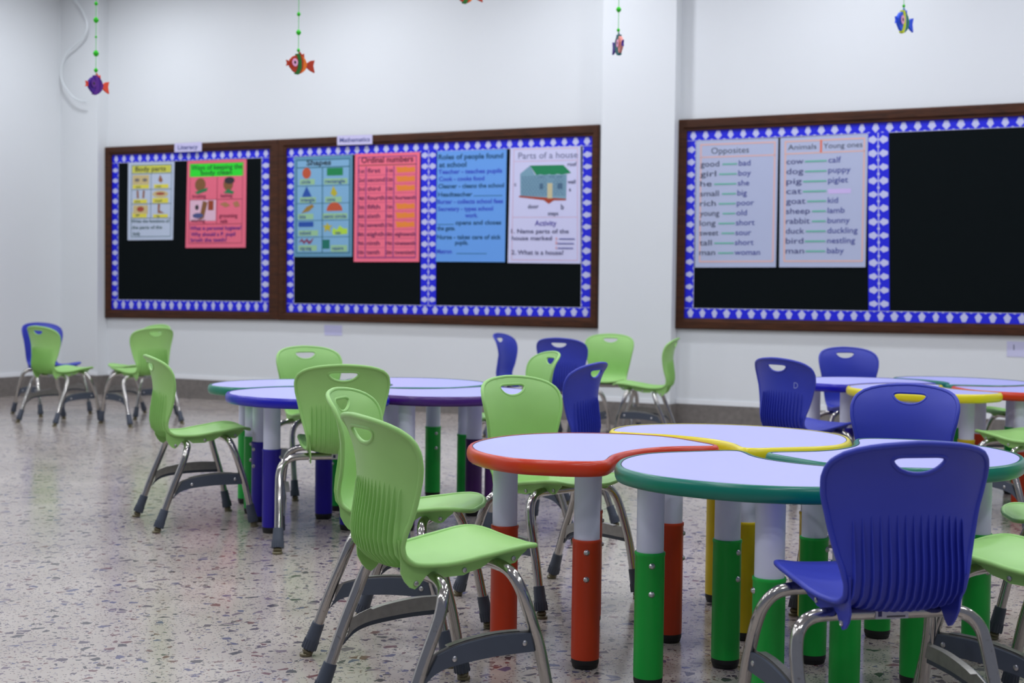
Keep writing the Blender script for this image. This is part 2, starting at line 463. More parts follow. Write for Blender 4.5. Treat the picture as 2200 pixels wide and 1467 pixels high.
    # side skirts with ears and bolt tabs
    for s in (-1, 1):
        low = [(-.122, .330), (-.121, .31), (-.112, .293), (-.101, .281), (-.091, .277), (-.081, .284), (-.068, .300), (-.052, .307), (-.040, .302), (-.028, .294), (0, .294), (.013, .294), (.026, .299), (.050, .304), (.064, .312), (.074, .319), (.084, .319), (.099, .312), (.116, .306), (.127, .308), (.140, .322), (.152, .331)]
        up = []
        for y in (.152, .12, .08, .04, 0, -.04, -.07, -.09):
            t = t_of_y(y); q = shell_pt(.102, t, .003); up.append((q.y, q.z))
        for z in (.335, .35, .37): 
            t = Tz(z); q = shell_pt(.100, t, .002); up.append((q.y, q.z))
        q = shell_pt(.100, Tz(.375), .010); up.append((q.y, q.z)); up.append((-.128, .35))
        plate(bm, low + up, .0035, lambda u, v, w_: Vector((s * (.0945 + max(0, v - .30) * .12 + w_), u, v)))
    fixn(bm)
    return bm

REAR = catmull([(-.1795, -.156, .04), (-.178, -.142, .077), (-.1765, -.113, .155), (-.176, -.092, .205), (-.174, -.078, .240), (-.167, -.068, .268), (-.152, -.060, .285), (-.130, -.056, .2935), (-.10, -.054, .2955), (-.05, -.054, .2955), (0, -.054, .2955)], 6)
FRONT = catmull([(-.1815, .1625, .04), (-.180, .154, .08), (-.178, .137, .155), (-.175, .122, .205), (-.171, .110, .243), (-.163, .100, .275), (-.146, .092, .298), (-.122, .087, .308), (-.09, .084, .310), (-.045, .084, .310), (0, .084, .310)], 6)
def full(P): return P + [Vector((-p.x, p.y, p.z)) for p in P[-2::-1]]
FEET = {'rear': ((.181, -.171, 0), (.1782, -.142, .077)), 'front': ((.183, .171, 0), (.1802, .154, .080))}

def mirror(v, s): return Vector((v[0] * s, v[1], v[2]))
_cache = {}
def chair_meshes(colour):
    if colour in _cache: return _cache[colour]
    D = []           # (name, mesh, material, children, label)
    first = 'green' not in _cache and 'blue' not in _cache
    if first:
        base = {}
        def keep(name, bm, m, smooth=True, ang=35):
            me = bpy.data.meshes.new(name); bm.normal_update(); bm.to_mesh(me); bm.free()
            me.materials.append(m)
            for p in me.polygons: p.use_smooth = True
            me.set_sharp_from_angle(angle=math.radians(ang))
            return me
        base['shell'] = keep('seat_shell', shell_mesh(), M['green_plastic'], ang=50)
        me2 = base['shell'].copy(); me2.name = 'seat_shell_blue'; me2.materials.clear(); me2.materials.append(M['blue_plastic']); base['shell_b'] = me2
        bm = bmesh.new(); tube(bm, full(REAR), .0117, 16); fixn(bm); base['rear'] = keep('rear_leg_frame', bm, M['chrome'])
        bm = bmesh.new(); tube(bm, full(FRONT), .0117, 16); fixn(bm); base['front'] = keep('front_leg_frame', bm, M['chrome'])
        for k, (ft, slv) in FEET.items():
            for s in (-1, 1):
                f_, t_ = mirror(ft, s), mirror(slv, s); d = (t_ - f_).normalized(); L = (t_ - f_).length
                bm = bmesh.new()
                lathe(bm, [(0, .0195), (.0160, .0195), (.0168, .0215), (.0158, L * .55), (.0142, L), (.0125, L + .0005), (0, L + .0005)], 24, f_, d)
                for j in range(16):      # grip ribs
                    a = 2 * PI * j / 16; q = Vector((0, 0, 1)).rotation_difference(d)
                    p0 = f_ + q @ Vector((.0168 * math.cos(a), .0168 * math.sin(a), .019)); p1 = f_ + q @ Vector((.0158 * math.cos(a), .0158 * math.sin(a), .042))
                    tube(bm, [p0, p1], .0013, 6)
                fixn(bm); base[k + 'sleeve%d' % s] = keep('foot_sleeve', bm, M['grey_plastic'])
                bm = bmesh.new(); c = f_ + d * .022
                lathe(bm, [(0, 0), (.0130, 0), (.0145, .002), (.0145, .006), (.0125, .008), (.008, .009), (0, .009)], 20, (f_.x, f_.y, 0))
                lathe(bm, [(0, .006), (.008, .007), (.0125, .010), (.0130, .014), (.010, .018), (.006, .021), (0, .021)], 18, (f_.x, f_.y, 0), d)
                fixn(bm); base[k + 'glide%d' % s] = keep('glide', bm, M['glide'])
        # side stretchers
        TOP = catmull([(-.083, .170, 0), (-.05, .180, 0), (-.007, .187, 0), (.05, .191, 0), (.118, .188, 0)], 5)
        BOT = catmull([(-.116, .112, 0), (-.104, .124, 0), (-.085, .137, 0), (-.053, .146, 0), (.0, .151, 0), (.05, .153, 0), (.125, .152, 0)], 5)
        for s in (-1, 1):
            poly = [(p.x, p.y) for p in TOP] + [(p.x, p.y) for p in BOT[::-1]]
            bm = bmesh.new(); plate(bm, poly, .006, lambda u, v, w_: Vector((s * (.1735 + w_), u, v)))
            fixn(bm); base['cover%d' % s] = keep('cover', bm, M['grey_plastic'], ang=30)
            bm = bmesh.new()
            mt = [(p.x, p.y + .004) for p in TOP]; mb = [(p.x, p.y + .010) for p in BOT[::-1] if p.x > -.10] + [(-.108, .128)]
            plate(bm, [(-.100, .165)] + mt + mb, .0025, lambda u, v, w_: Vector((s * (.170 + w_), u, v)))
            for a, b in zip(TOP[:-1], TOP[1:]):      # turned-over upper flange
                if a.x < -.06 or b.x > .1: continue
                q = [Vector((s * .158, a.x, a.y + .0045)), Vector((s * .158, b.x, b.y + .0045)), Vector((s * .1725, b.x, b.y + .0045)), Vector((s * .1725, a.x, a.y + .0045))]
                vs1 = [bm.verts.new(p) for p in q]; vs2 = [bm.verts.new(p - Vector((0, 0, .002))) for p in q]
                bm.faces.new(vs1); bm.faces.new(vs2[::-1])
                for i in range(4): bm.faces.new((vs1[i], vs1[(i + 1) % 4], vs2[(i + 1) % 4], vs2[i]))
            fixn(bm); base['stretch%d' % s] = keep('stretcher', bm, M['bracket'], ang=30)
            for j, (y, z) in enumerate(((-.049, .160), (.102, .171))):
                bm = bmesh.new(); lathe(bm, [(0, .0035), (.003, .003), (.0052, .0015), (.0055, 0)], 14, (s * .1795, y, z), (s, 0, 0)); fixn(bm)
                base['sb%d%d' % (s, j)] = keep('bolt', bm, M['screw'])
        for s in (-1, 1):
            for j, (y, z) in enumerate(((-.089, .288), (.014, .304), (.122, .317))):
                bm = bmesh.new(); x = .0985 + max(0, z - .30) * .12
                lathe(bm, [(0, .0015), (.0022, .0015), (.0030, .0030), (.0048, .0022), (.0052, 0)], 14, (s * x, y, z), (s, 0, 0)); fixn(bm)
                base['b%d%d' % (s, j)] = keep('bolt', bm, M['screw'])
        bm = bmesh.new()
        box(bm, -.026, .034, -.0672, -.0650, .287, .304); 
        box(bm, -.022, -.015, -.0676, -.0660, .291, .301, 1); box(bm, -.006, .028, -.0676, -.0660, .2895, .2925, 2)
        base['sticker'] = keep('sticker', bm, cmat((.55, .55, .60))); base['sticker'].materials.append(cmat((.03, .03, .12))); base['sticker'].materials.append(cmat((.08, .08, .09)))
        _cache['base'] = base
    base = _cache['base']
    D.append(('seat_shell', base['shell' if colour == 'green' else 'shell_b'], []))
    for k in ('rear', 'front'):
        ch = [('foot_sleeve', base[k + 'sleeve%d' % s]) for s in (-1, 1)] + [('glide', base[k + 'glide%d' % s]) for s in (-1, 1)]
        if k == 'rear': ch.append(('sticker', base['sticker']))
        D.append(('leg_frame', base[k], ch))
    for s in (-1, 1):
        D.append(('stretcher', base['stretch%d' % s], [('cover', base['cover%d' % s])] + [('bolt', base['sb%d%d' % (s, j)]) for j in (0, 1)]))
    for s in (-1, 1):
        for j in range(3): D.append(('bolt', base['b%d%d' % (s, j)], []))
    _cache[colour] = D
    return D
def chair(colour, x, y, yaw, label, z=0.0):
    e = empty('%s_school_chair' % colour, (x, y, z), -math.radians(yaw), label, 'chair', "children's moulded plastic chairs")
    for name, me, ch in chair_meshes(colour):
        o = link(name, me, e)
        for n2, m2 in ch: link(n2, m2, o)
    return e

CH = {}
def C_(k, *a): CH[k] = chair(*a)
C_('A', 'green', -.148, 2.644, 59.2, 'nearest green chair, in the foreground, its ribbed back left of the red table')
C_('B', 'green', -1.137, 4.838, 63.8, 'green chair seen from its side at the far left end of the blue table')
C_('E', 'green', -.568, 4.462, 348.5, 'green chair with its ribbed back to us, pushed in at the blue and purple tables')
C_('C', 'blue', .639, 2.354, 349.0, 'large blue chair in the right foreground, its ribbed back towards us')
C_('D', 'green', .107, 3.698, 137.7, 'green chair facing us just behind the red table')
C_('F', 'green', -.255, 3.199, 102.9, 'green chair directly behind the nearest green chair, turned to the red table')
C_('G', 'green', -2.809, 8.376, 34.7, 'green chair in the far left corner, standing in front of a blue chair')
C_('Hb', 'blue', -3.056, 8.955, 129.3, 'blue chair in the far left corner, mostly hidden behind a green chair')
C_('I', 'green', -2.296, 8.368, 312.8, 'green chair with its back to us below the leftmost noticeboard')
C_('I2', 'green', -2.441, 8.860, 218.8, 'green chair mostly hidden behind another green chair, below the leftmost noticeboard')
C_('J', 'green', -.793, 5.593, 147.4, 'green chair facing us on the far side of the blue table')
C_('Lb', 'blue', .317, 7.431, 24.0, 'blue chair with its back to us, below the right end of the mathematics board')
C_('K', 'blue', .072, 7.938, 112.1, 'narrow-looking blue chair turned sideways, leftmost of the group near the column')
C_('M', 'green', .013, 5.465, 250.8, 'green chair at the right end of the purple table, in front of a blue chair')
C_('N', 'blue', .152, 4.737, 297.3, 'blue chair with an oblique ribbed back, between the red table and the column')
C_('O', 'green', .561, 8.026, 193.5, 'green chair facing us in front of the wall column')
C_('P', 'green', .767, 7.615, 283.0, 'green chair seen from its side, facing left, before the right edge of the column')
q_ = C_('Q', 'blue', 1.151, 5.310, 52.9, 'blue chair with a white letter on its ribbed back, behind the yellow table')
C_('R', 'blue', 1.618, 6.297, 171.1, 'blue chair facing us behind the blue table, below the right noticeboard')
C_('S', 'blue', .998, 3.551, 215.4, 'blue chair facing us on the far side of the right green table')
CH['E'].scale = (1.03, 1, 1)          # this one stands on a slightly wider frame
[o_ for o_ in CH['E'].children if o_.name.startswith('leg_frame')][0].scale = (1.10, 1, 1)
def rotpos(px, py, z, lx, ly, yaw):
    p = ground(px, py, z); a = math.radians(yaw); c, s = math.cos(a), math.sin(a)
    return p.x - (lx * c + ly * s), p.y - (-lx * s + ly * c)
x_, y_ = rotpos(2169, 1242.6, .304, -.099, .014, 320)
C_('T', 'green', x_, y_, 320, 'green chair cut by the right edge, beside the large blue foreground chair')
C_('U', 'green', 1.928, 4.987, 333.8, 'green chair at the right edge, its seat beside the back yellow table')
C_('W', 'green', 1.345, 3.10, 276, 'green chair at the right edge showing only a rounded seat tip')
C_('V', 'green', 2.345, 6.09, 262, 'green chair behind the back right tables, its seat seen under their tops')

# ------------------------------------------------------------ tables
PET = [(-.103,.304),(-.131,.29),(-.161,.27),(-.192,.249),(-.221,.228),(-.242,.201),(-.26,.169),(-.277,.135),(-.292,.101),(-.305,.067),(-.313,.033),(-.317,-.003),(-.316,-.041),(-.313,-.081),(-.306,-.122),(-.292,-.159),(-.272,-.193),(-.251,-.222),(-.232,-.248),(-.215,-.268),(-.198,-.282),(-.179,-.29),(-.16,-.295),(-.14,-.299),(-.121,-.304),(-.102,-.309),(-.083,-.314),(-.064,-.316),(-.045,-.315),(-.027,-.311),(-.013,-.305),(-.002,-.297),(.006,-.286),(.011,-.271),(.015,-.253),(.018,-.232),(.021,-.209),(.025,-.187),(.031,-.165),(.039,-.144),(.05,-.122),(.063,-.099),(.078,-.077),(.094,-.056),(.112,-.037),(.131,-.02),(.15,-.007),(.171,.002),(.191,.008),(.212,.013),(.232,.016),(.249,.02),(.263,.023),(.274,.027),(.283,.032),(.289,.04),(.293,.049),(.292,.061),(.288,.075),(.279,.092),(.267,.112),(.253,.136),(.239,.163),(.225,.192),(.212,.219),(.196,.243),(.176,.261),(.152,.274),(.127,.284),(.103,.292),(.081,.299),(.06,.305),(.039,.308),(.018,.309),(-.004,.308),(-.027,.308),(-.051,.308),(-.077,.308)]
_mx = sum(p[0] for p in PET) / len(PET); _my = sum(p[1] for p in PET) / len(PET)
PETS = [Vector((p[0] - _mx, p[1] - _my, 0)) for p in PET]
for _ in range(5):
    n = len(PETS); PETS = [PETS[i - 1] * .25 + PETS[i] * .5 + PETS[(i + 1) % n] * .25 for i in range(n)]
PETS = catmull([PETS[i] for i in range(0, len(PETS), 2)], 4, True)
def offs(poly, d):
    n = len(poly); out = []
    for i in range(n):
        t = (poly[(i + 1) % n] - poly[i - 1]).normalized()
        out.append(poly[i] + Vector((t.y, -t.x, 0)) * d)      # outline runs anticlockwise: outward normal
    return out
TH_ = .478
def petal_meshes():
    g = {}
    prof = [(-.010, .4445), (-.010, .452), (-.0085, .4775), (-.0045, .4785), (-.001, .4775), (.0025, .4735), (.0045, .467), (.0050, .460), (.0040, .453), (.0015, .4475), (-.003, .4445)]
    bm = bmesh.new(); rings = []
    for d, z in prof:
        rings.append([bm.verts.new((p.x, p.y, z)) for p in offs(PETS, d - .004)])
    for k in range(len(rings)):
        a, b = rings[k], rings[(k + 1) % len(rings)]
        for i in range(len(a)): bm.faces.new((a[i], a[(i + 1) % len(a)], b[(i + 1) % len(a)], b[i]))
    fixn(bm); g['rim'] = bm
    bm = bmesh.new(); P = offs(PETS, -.0135)
    plate(bm, [(p.x, p.y) for p in P], .0225, lambda u, v, w_: Vector((u, v, .4545 + w_))); fixn(bm); g['top'] = bm
    bm = bmesh.new(); P = offs(PETS, -.0136); Q = offs(PETS, -.0122)
    for a, b in ((P, Q),):
        va = [bm.verts.new((p.x, p.y, .4779)) for p in a]; vb = [bm.verts.new((p.x, p.y, .4783)) for p in b]
        for i in range(len(va)): bm.faces.new((va[i], va[(i + 1) % len(va)], vb[(i + 1) % len(va)], vb[i]))
    fixn(bm); g['seam'] = bm
    bm = bmesh.new(); lathe(bm, [(0, .268), (.0292, .268), (.0292, .4545), (0, .4545)], 32); fixn(bm); g['leg'] = bm
    bm = bmesh.new(); lathe(bm, [(0, .021), (.0313, .021), (.0318, .024), (.0318, .281), (.0329, .2825), (.0329, .288), (.0318, .2895), (.0294, .2895), (.0294, .26), (0, .26)], 32); fixn(bm); g['sleeve'] = bm
    bm = bmesh.new(); lathe(bm, [(0, 0), (.0265, 0), (.029, .003), (.0293, .008), (.0305, .009), (.0313, .013), (.0310, .021), (0, .021)], 28); fixn(bm); g['foot'] = bm
    return g
_pg = None
LEGS = [(-.036, -.174), (-.010, .232), (.176, .067), (-.222, -.009)]
_tm = {}
def table(colour, T, label, screw_dir=0.0, nudge=(), sd=(0, .9, .9, .5)):
    """T = (angle, x, y)"""
    a, x, y = T
    e = empty('%s_rimmed_table' % colour, (x, y, 0), a, label, 'table', 'petal-shaped activity tables')
    if not _tm:
        g = petal_meshes()
        for k, bm in g.items():
            me = bpy.data.meshes.new(k); bm.normal_update(); bm.to_mesh(me); bm.free()
            for p in me.polygons: p.use_smooth = True
            me.set_sharp_from_angle(angle=math.radians(40))
            _tm[k] = me
        _tm['top'].materials.append(M['laminate']); _tm['seam'].materials.append(M['seam']); _tm['leg'].materials.append(M['white_tube']); _tm['foot'].materials.append(M['black_rubber'])
        bm = bmesh.new(); lathe(bm, [(.0068, -.001), (.0066, .0006), (.0052, .0010), (.0050, .0030), (.0032, .0046), (0, .0050)], 16); fixn(bm)
        me = bpy.data.meshes.new('screw'); bm.to_mesh(me); bm.free(); me.materials.append(M['screw'])
        for p in me.polygons: p.use_smooth = True
        _tm['screw'] = me
        bm = bmesh.new(); box(bm, -.045, .045, -.045, .045, .4445, .4550)
        _tm['mount'] = bpy.data.meshes.new('mount'); bm.to_mesh(_tm['mount']); bm.free(); _tm['mount'].materials.append(M['white_tube'])
    for k, pre in (('rim', 'rim_'), ('sleeve', 'sleeve_')):
        if k + colour not in _tm:
            me = _tm[k].copy(); me.materials.clear(); me.materials.append(M[pre + colour]); _tm[k + colour] = me
    top = link('tabletop', _tm['top'], e)
    rim = link('rim', _tm['rim' + colour], e)
    link('seam', _tm['seam'], top)
    for i, (lx, ly) in enumerate(LEGS):
        for k_, dx, dy in nudge:
            if k_ == i: lx += dx * math.cos(a) + dy * math.sin(a); ly += -dx * math.sin(a) + dy * math.cos(a)
        L = link('leg', _tm['leg'], e, (lx, ly, 0))
        link('sleeve', _tm['sleeve' + colour], L); link('foot', _tm['foot'], L)
        ang = screw_dir - a + sd[i]
        for z in (.263, .203):
            s = link('screw', _tm['screw'], L, (math.cos(ang) * .0318, math.sin(ang) * .0318, z))
            s.rotation_euler = Vector((0, 0, 1)).rotation_difference(Vector((math.cos(ang), math.sin(ang), 0))).to_euler()
    return e
T1 = {'W': (-0.01107, .21089, 3.17346), 'S': (1.42496, .53088, 2.83446), 'E': (3.13407, .87286, 3.13124), 'N': (-1.74220, .55815, 3.45466)}
CC = Vector((.54294, 3.14820, 0))
def place(k, th, c):
    a, x, y = T1[k]; d = Vector((x, y, 0)) - CC; r = math.radians(th)
    return (a + r, c[0] + d.x * math.cos(r) - d.y * math.sin(r), c[1] + d.x * math.sin(r) + d.y * math.cos(r))
table('red', T1['W'], 'red-rimmed petal table at the left of the foreground group', -PI / 2 - .05, sd=(0, 1.45, 1.45, 3))
table('green', T1['S'], 'nearest green-rimmed petal table, at the front, left of the large blue chair', -PI / 2, sd=(0, .05, .75, -1.4))
table('green', T1['E'], 'green-rimmed petal table at the right of the foreground group, behind the large blue chair', -PI / 2)
table('yellow', T1['N'], 'yellow-rimmed petal table at the back of the foreground group, between the red and green ones', -PI / 2, tuple((k_, -.017, 0) for k_ in range(4)))
LC = (-.543, 5.050)
table('blue', place('W', 68.1, LC), 'blue-rimmed petal table at the front left of the middle-left group', -PI / 2 - .5, ((0, -.022, .062), (1, .004, .035), (3, -.056, .095)), (2, -.2, 2, 1.8))
table('purple', place('S', 68.1, LC), 'purple-rimmed petal table at the front right of the middle-left group', -PI / 2)
table('green', place('E', 68.1, LC), 'green-rimmed petal table behind the purple one in the middle-left group', -PI / 2, tuple((k_, .01, -.05) for k_ in range(4)))
table('green', place('N', 68.1, LC), 'green-rimmed petal table behind the blue one in the middle-left group', -PI / 2, tuple((k_, -.022, -.01) for k_ in range(4)))
RC = (1.818, 5.668)
table('red', place('W', 153.0, RC), 'red-rimmed petal table at the right edge of the back right group', -PI / 2)
table('green', place('S', 153.0, RC), 'green-rimmed petal table at the back of the back right group', -PI / 2)
table('blue', place('E', 153.0, RC), 'blue-rimmed petal table at the left of the back right group', -PI / 2)
table('yellow', place('N', 153.0, RC), 'yellow-rimmed petal table at the front of the back right group', -PI / 2)

# a letter chalked on the back of one blue chair
_fc = {}
def text_mesh(s, shear=0.0, bold=0.0):
    k = (s, shear, bold)
    if k in _fc: return _fc[k]
    c = bpy.data.curves.new('t', 'FONT'); c.body = s; c.size = 1.0; c.resolution_u = 3; c.shear = shear; c.offset = bold; c.fill_mode = 'FRONT'
    o = bpy.data.objects.new('t', c); COL.objects.link(o)
    bpy.context.view_layer.update()
    me = bpy.data.meshes.new_from_object(o.evaluated_get(bpy.context.evaluated_depsgraph_get()))
    V = [v.co.copy() for v in me.vertices]; Fs = [tuple(p.vertices) for p in me.polygons]
    bpy.data.objects.remove(o); bpy.data.curves.remove(c); bpy.data.meshes.remove(me)
    _fc[k] = (V, Fs)
    return _fc[k]
bm = bmesh.new()
V, Fs = text_mesh('D', 0.1, -0.005)
tq = Tz(.500)
vv = []
for v in V:
    x = (v.x * .026) + .066; t = tq + .014 - v.y * .034
    vv.append(bm.verts.new(shell_pt(x, t, .0056)))
for f in Fs: bm.faces.new([vv[i] for i in f])
# hollow look: keep only a thin outline letter
o = build('chalk_letter', bm, cmat(srgb(150, 160, 220)), CH['Q'], smooth=False); o['label'] = 'white letter marked on the back'

# ------------------------------------------------------------ noticeboards
def quad(corners, off):
    Q = [wall_sz(px, py, off) for px, py in corners]       # TL TR BR BL
    def m(u, v, w_=0.0):      # u right, v down, 0..1
        s = (Q[0][0] * (1 - u) + Q[1][0] * u) * (1 - v) + (Q[3][0] * (1 - u) + Q[2][0] * u) * v
        z = (Q[0][1] * (1 - u) + Q[1][1] * u) * (1 - v) + (Q[3][1] * (1 - u) + Q[2][1] * u) * v
        return wp(s, z, off + w_)
    m.w = (Q[1][0] - Q[0][0] + Q[2][0] - Q[3][0]) / 2; m.h = (Q[0][1] - Q[3][1] + Q[1][1] - Q[2][1]) / 2
    return m
def frame_obj(name, outer, inner, t, m, parent):
    """mitred frame between two quads given in wall (s, z)"""
    bm = bmesh.new()
    def ring(q, off): return [bm.verts.new(wp(s, z, off)) for s, z in q]
    def inset(q, r, k): return [(a[0] + (b[0] - a[0]) * k, a[1] + (b[1] - a[1]) * k) for a, b in zip(q, r)]
    R = [ring(outer, .0005), ring(outer, t * .8), ring(inset(outer, inner, .15), t), ring(inset(outer, inner, .7), t), ring(inset(outer, inner, .8), t * .75), ring(inner, t * .7), ring(inner, .0005)]
    for a, b in zip(R, R[1:] + R[:1]):
        for i in range(4): bm.faces.new((a[i], a[(i + 1) % 4], b[(i + 1) % 4], b[i]))
    fixn(bm)
    return build(name, bm, m, parent, smooth=False)
M_BB = [cmat((.0, .004, .70), .55), cmat((.56, .58, .84), .5)]
def border(name, p0, p1, width, inward, parent, off, double=False):
    """printed paper border from p0 to p1 in wall coordinates, blue with pale diamonds"""
    a = Vector((*p0, 0)); b = Vector((*p1, 0)); L = (b - a).length; d = (b - a) / L; n = Vector(inward + (0,))
    bm = bmesh.new()
    def P(l, k, o=0.0): q = a + d * l + n * k; return bm.verts.new(wp(q.x, q.y, off + o))
    bm.faces.new([P(0, 0), P(L, 0), P(L, width), P(0, width)]).material_index = 0
    pitch = .080; N = max(1, round(L / pitch)); pitch = L / N
    halves = ((0.0, width * .5, 1), (width, -width * .5, 1)) if double else ((0.0, width, 1),)
    rnd = random.Random(int(L * 1000))
    for base, w_, _ in halves:
        def Q(l, k): return P(l, base + w_ * k, .0004)
        for i in range(N):
            c = (i + .5) * pitch; h = pitch * (.215 + .06 * rnd.random())
            pts = [(c, .10), (c + h * .40, .08), (c + h * .72, .26), (c + h * .80, .38), (c + h * 1.12, .55), (c + h * .5, .78), (c, .96), (c - h * .5, .78), (c - h * 1.12, .55), (c - h * .80, .38), (c - h * .72, .26), (c - h * .40, .08)]
            bm.faces.new([Q(*p) for p in pts]).material_index = 1
            c2 = i * pitch
            r = pitch * .10
            if i: bm.faces.new([Q(c2 + r * math.cos(t_ * PI / 3), .93 + .12 * math.sin(t_ * PI / 3) * .55) for t_ in range(6)]).material_index = 1
        bm.faces.new([Q(0, .955), Q(L, .955), Q(L, 1.0), Q(0, 1.0)]).material_index = 1
    o = build(name, bm, M_BB, parent, smooth=False)
    return o
def board(name, outer, inner, felt, divider, label, t=.035):
    zi = lambda q, off: [wall_sz(px, py, off) for px, py in q]
    O, I, Fq = zi(outer, t), zi(inner, t * .7), zi(felt, .012)
    cx = sum(p[0] for p in O) / 4; cz = min(p[1] for p in O)
    e = empty(name, wp(cx, cz, 0), 0, label, 'noticeboard')
    inv = Matrix.Translation(-e.location)
    def fin(o):
        o.data.transform(inv); return o
    fin(frame_obj('frame', O, I, t, M['wood'], e))
    bm = bmesh.new(); s0, s1 = min(I[0][0], I[3][0]) - .005, max(I[1][0], I[2][0]) + .005; z1, z0 = max(I[0][1], I[1][1]) + .005, min(I[2][1], I[3][1]) - .005
    wbox(bm, s0, s1, .001, .010, z0, z1); fixn(bm); fin(build('felt', bm, M['felt'], e, smooth=False))
    wT = ((I[0][1] - Fq[0][1]) + (I[1][1] - Fq[1][1])) / 2; wB = ((Fq[3][1] - I[3][1]) + (Fq[2][1] - I[2][1])) / 2
    wL = ((Fq[0][0] - I[0][0]) + (Fq[3][0] - I[3][0])) / 2; wR = ((I[1][0] - Fq[1][0]) + (I[2][0] - Fq[2][0])) / 2
    fin(border('border_strip', (I[3][0], I[3][1] + .002), (I[0][0], I[0][1]), wL, (1, 0), e, .0105))
    fin(border('border_strip', (I[2][0], I[2][1] + .002), (I[1][0], I[1][1]), wR, (-1, 0), e, .0105))
    fin(border('border_strip', I[0], I[1], wT, (0, -1), e, .0120))
    fin(border('border_strip', I[3], I[2], wB, (0, 1), e, .0120))
    if divider:
        d0, d1, d2, d3 = zi(divider, .012)      # TL TR BR BL
        fin(border('border_strip', ((d3[0]), d3[1]), (d0[0], d0[1]), ((d1[0] - d0[0]) + (d2[0] - d3[0])) / 2, (1, 0), e, .0135, True))
    return e
board('noticeboard', [(223, 316), (597, 299), (597, 687.3), (224, 682.8)], [(239, 333), (578.5, 319.5), (577, 669.5), (237.5, 664)],
      [(254.5, 350), (561, 340), (561, 647), (253.5, 643.6)], None, 'square black noticeboard with brown frame headed Literacy, leftmost on the wall')
board('noticeboard', [(597, 299), (1286, 267), (1281, 705.7), (597, 687.7)], [(614.5, 318.4), (1272, 292), (1267.5, 681.5), (613.5, 670.3)],
      [(632, 336.5), (1249.5, 314.5), (1249, 659.6), (631.5, 652)], [(905, 322), (938.5, 320), (936, 655.5), (904, 655)],
      'wide brown-framed noticeboard with four posters headed Mathematics, left of the column')
board('noticeboard', [(1453, 257), (2330, 213.5), (2330, 724.6), (1446, 706)], [(1475.4, 281.4), (2308, 243.4), (2308, 698.7), (1469, 683)],
      [(1493, 302), (2292, 269.7), (2292, 674.7), (1492, 660.8)], [(1864, 286), (1909, 284), (1912, 668.2), (1866, 667)],
      'long brown-framed noticeboard with an empty black half, right of the column')

# ------------------------------------------------------------ posters
class Poster:
    def __init__(s, name, corners, colour, label, cat='poster', off=.0160, thick=.0012, rough=.45):
        s.m = quad(corners, off + thick)
        c = s.m(.5, 1.0); s.e = empty(name, c, 0, label, cat); s.off = off; s.layer = .0004
        s.inv = Matrix.Translation(-s.e.location)
        m0 = quad(corners, off)
        bm = bmesh.new(); a = [bm.verts.new(m0(u, v)) for u, v in ((0, 0), (1, 0), (1, 1), (0, 1))]; b = [bm.verts.new(m0(u, v, thick)) for u, v in ((0, 0), (1, 0), (1, 1), (0, 1))]
        bm.faces.new(b); bm.faces.new(a[::-1])
        for i in range(4): bm.faces.new((a[i], a[(i + 1) % 4], b[(i + 1) % 4], b[i]))
        fixn(bm); s.fin(build('sheet', bm, cmat(colour, rough), s.e, smooth=False))
        s.asp = s.m.w / s.m.h
    def fin(s, o): o.data.transform(s.inv); return o
    def _poly(s, name, polys, col):
        bm = bmesh.new()
        for poly in polys:
            vv = [bm.verts.new(s.m(u, v, s.layer)) for u, v in poly]
            for t in geometry.tessellate_polygon([[Vector((u, v, 0)) for u, v in poly]]):
                try: bm.faces.new([vv[i] for i in t])
                except ValueError: pass
        return s.fin(build(name, bm, cmat(col, .6), s.e, smooth=False))
    def shapes(s, name, items):
        """items: (colour, [polygons in u, v]); ruled lines stay one part, every drawing or card is its own"""
        s.layer += .0003
        for col, polys in items:
            if name in ('grid', 'border_line', 'brickwork'): s._poly(name, polys, col)
            else:
                for poly in polys: s._poly(name, [poly], col)
            s.layer += .00004
    def lines(s, name, col, lines, bold=0.012, shear=0.0, wide=1.0):
        """lines: (text, u_left, v_base, height in v[, width in u])"""
        s.layer += .0003
        for it in lines:
            txt, u0, v0, h = it[:4]
            V, Fs = text_mesh(txt, shear, bold)
            if not V: continue
            bm = bmesh.new()
            mx = max(v.x for v in V); mn = min(v.x for v in V)
            k = h / .70; ku = k / s.asp * wide
            if len(it) > 4: ku = it[4] / max(mx - mn, 1e-3)
            vv = [bm.verts.new(s.m(u0 + (v.x - mn) * ku, v0 - v.y * k, s.layer)) for v in V]
            for f in Fs:
                try: bm.faces.new([vv[i] for i in f])
                except ValueError: pass
            s.fin(build(name, bm, cmat(col, .6), s.e, smooth=False))
def rect(u0, v0, u1, v1): return [(u0, v0), (u1, v0), (u1, v1), (u0, v1)]
def outline(u0, v0, u1, v1, w, asp=1.0):
    wu = w / asp
    return [rect(u0, v0, u1, v0 + w), rect(u0, v1 - w, u1, v1), rect(u0, v0 + w, u0 + wu, v1 - w), rect(u1 - wu, v0 + w, u1, v1 - w)]
def ell(cu, cv, ru, rv, n=18, a0=0, a1=2 * PI):
    return [(cu + ru * math.cos(a0 + (a1 - a0) * i / (n if a1 - a0 > 6 else n - 1)), cv + rv * math.sin(a0 + (a1 - a0) * i / (n if a1 - a0 > 6 else n - 1))) for i in range(n)]
K = srgb
SK = K(150, 95, 60)
